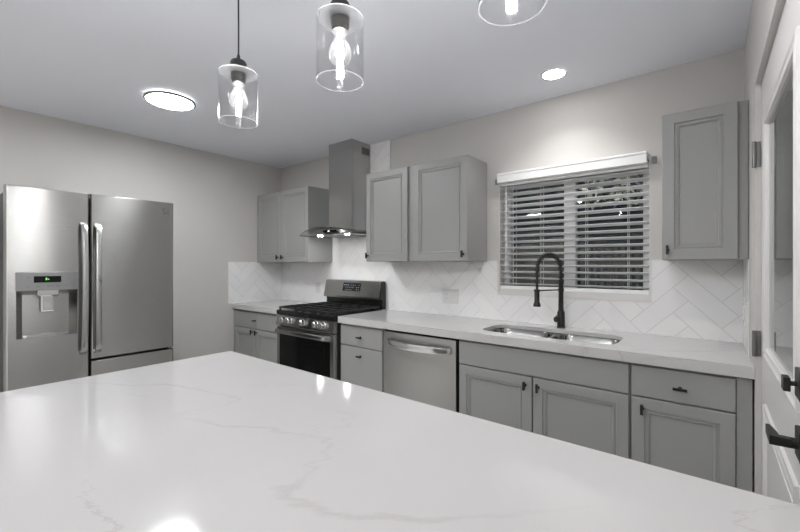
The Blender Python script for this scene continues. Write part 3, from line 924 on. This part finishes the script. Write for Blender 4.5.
pendant(-.291, .704, 'clear glass pendant at the top edge, rightmost of the three')

# ------------------------------------------------------------------ ceiling lights
def disc(x, y, label, R_=.142, dm=None):
    r = thing('ceiling_light', (x, y, H), label, 'ceiling light', 'flush disc ceiling lights')
    b = BM(); lathe(b, (x, y, 0), [(R_ + .010, H - .013), (R_ + .012, H - .020), (R_ + .009, H - .026), (R_ - .002, H - .027), (R_ - .003, H - .017), (R_ - .014, H - .0155), (R_ - .014, H - .013), (R_ + .010, H - .013)], n=48, cap=False)
    obj('rim', b, MIDGREY, r, True)
    b = BM(); lathe(b, (x, y, 0), [(R_ - .0045, H - .0178), (R_ - .0035, H - .0235), (.001, H - .0245)], n=48); obj('diffuser', b, dm or DIFF, r, True)
    b = BM(); lathe(b, (x, y, 0), [(R_ - .010, H - .0005), (R_ - .010, H - .0125), (.001, H - .0125)], n=48); obj('back_glow', b, HALO, r)
    return r
HALO = mat('lit back ring', (1, 1, 1), .5, emit=((1, 1, 1), L_DISC * .06))
def can(x, y, label, R_=.070, dm=None, pw=1.0):
    r = thing('recessed_light', (x, y, H), label, 'ceiling light', 'recessed ceiling lights')
    b = BM(); lathe(b, (x, y, 0), [(R_ + .004, H - .0005), (R_ + .003, H - .003), (R_ - .008, H - .004), (R_ - .010, H - .0005)], n=40, cap=False)
    obj('rim', b, WHITE, r, True)
    b = BM(); lathe(b, (x, y, 0), [(R_ - .009, H - .0008), (R_ - .010, H - .0030), (.001, H - .0034)], n=40); obj('diffuser', b, dm or CANM, r, True)
    la = bpy.data.lights.new('downlight_beam', 'SPOT'); la.energy = P_SPOT * pw; la.spot_size = radians(128); la.spot_blend = .75
    la.shadow_soft_size = .05; la.color = (1, .99, .98)
    lo = bpy.data.objects.new('downlight_beam', la); COL.objects.link(lo); lo.parent = r; lo.location = (0, 0, -.006)
    return r
disc(-2.846, 1.086, 'round lit disc light with a grey rim on the ceiling before the refrigerator')
can(-.717, 2.352, 'small round recessed light in the ceiling above the sink')
can(-.34, 1.36, 'unseen recessed light added to brighten the right side, between the island and the glazed door', .070, CANB, .8)  # out-of-view can added to lift the dim right side
disc(-1.9, -1.7, 'unseen disc light added as fill on the ceiling behind the island, left of the room', .16, DIFR)  # this and the next discs are added behind the camera as fill
disc(-.6, -1.7, 'unseen disc light added as fill on the ceiling behind the island, near the right wall', .16, DIFR)
disc(-3.0, -2.9, 'unseen disc light added as fill on the ceiling at the rear of the room', .16, DIFR)

# ------------------------------------------------------------------ outdoors, seen through the blind
b = BM(); box(b, -12, 8, YB + .3, 14, -.25, -.12); tag(obj('patio', b, PATIO), kind='structure')
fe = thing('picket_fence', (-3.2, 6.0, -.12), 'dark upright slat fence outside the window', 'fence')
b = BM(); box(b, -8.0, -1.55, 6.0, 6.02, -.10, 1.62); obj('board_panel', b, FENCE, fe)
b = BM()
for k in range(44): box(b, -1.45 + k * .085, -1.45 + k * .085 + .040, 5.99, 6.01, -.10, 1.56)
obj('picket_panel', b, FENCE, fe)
for z in (.2, 1.3):
    b = BM(); box(b, -6.0, 2.2, 6.02, 6.06, z, z + .09); obj('rail', b, FENCE, fe)
for x in (-6.05, -3.9, -1.8, .3, 2.2):
    b = BM(); box(b, x, x + .09, 6.02, 6.11, -.12, 1.68); obj('post', b, FENCE, fe)
tr = thing('garden_tree', (-1.5, 4.9, -.12), 'pale leafy tree outside behind the upper right of the blind', 'tree')
b = BM(); tube(b, [(-.15, 4.95, -.12), (-.2, 4.93, 1.2), (-.4, 4.9, 2.1)], [.06, .05, .03], 8)
for k in range(9):
    a = k * .7; tube(b, [(-.38, 4.92, 1.9 + .05 * k), (-.5 + .55 * cos(a), 4.9 + .3 * sin(a), 2.2 + .08 * k)], [.02, .006], 6)
obj('trunk', b, BARK, tr, True)
b = BM(); rr = random.Random(5)
for k in range(800):
    a = rr.uniform(0, 2 * pi); q = rr.uniform(0, 1) ** .5; zz = rr.uniform(1.98, 2.9)
    c = Vector((-.5 + .68 * q * cos(a), 4.9 + .5 * q * sin(a), zz))
    u = Vector((rr.gauss(0, 1), rr.gauss(0, 1), rr.gauss(0, 1))).normalized(); v = u.cross(Vector((rr.gauss(0, 1), rr.gauss(0, 1), rr.gauss(0, 1)))).normalized()
    s = rr.uniform(.04, .075)
    vs = [b.verts.new(c + u * s), b.verts.new(c + v * s * .35), b.verts.new(c - u * s), b.verts.new(c - v * s * .35)]
    b.faces.new(vs)
obj('leaves', b, LEAF, tr)
pl = thing('yard_fill_light', (-2.4, YB + .16, 2.3), 'unseen lantern added outside the window wall to light the fence and tree', 'outdoor fill light')  # lantern added out of view so leaves and pickets catch light
b = BM(); box(b, -2.45, -2.35, YB + .151, YB + .17, 2.2, 2.4, .003); obj('back_plate', b, BLACK, pl)
b = BM(); box(b, -2.44, -2.36, YB + .171, YB + .25, 2.24, 2.36, .01); obj('lamp_glass', b, YARD_FILL, pl)
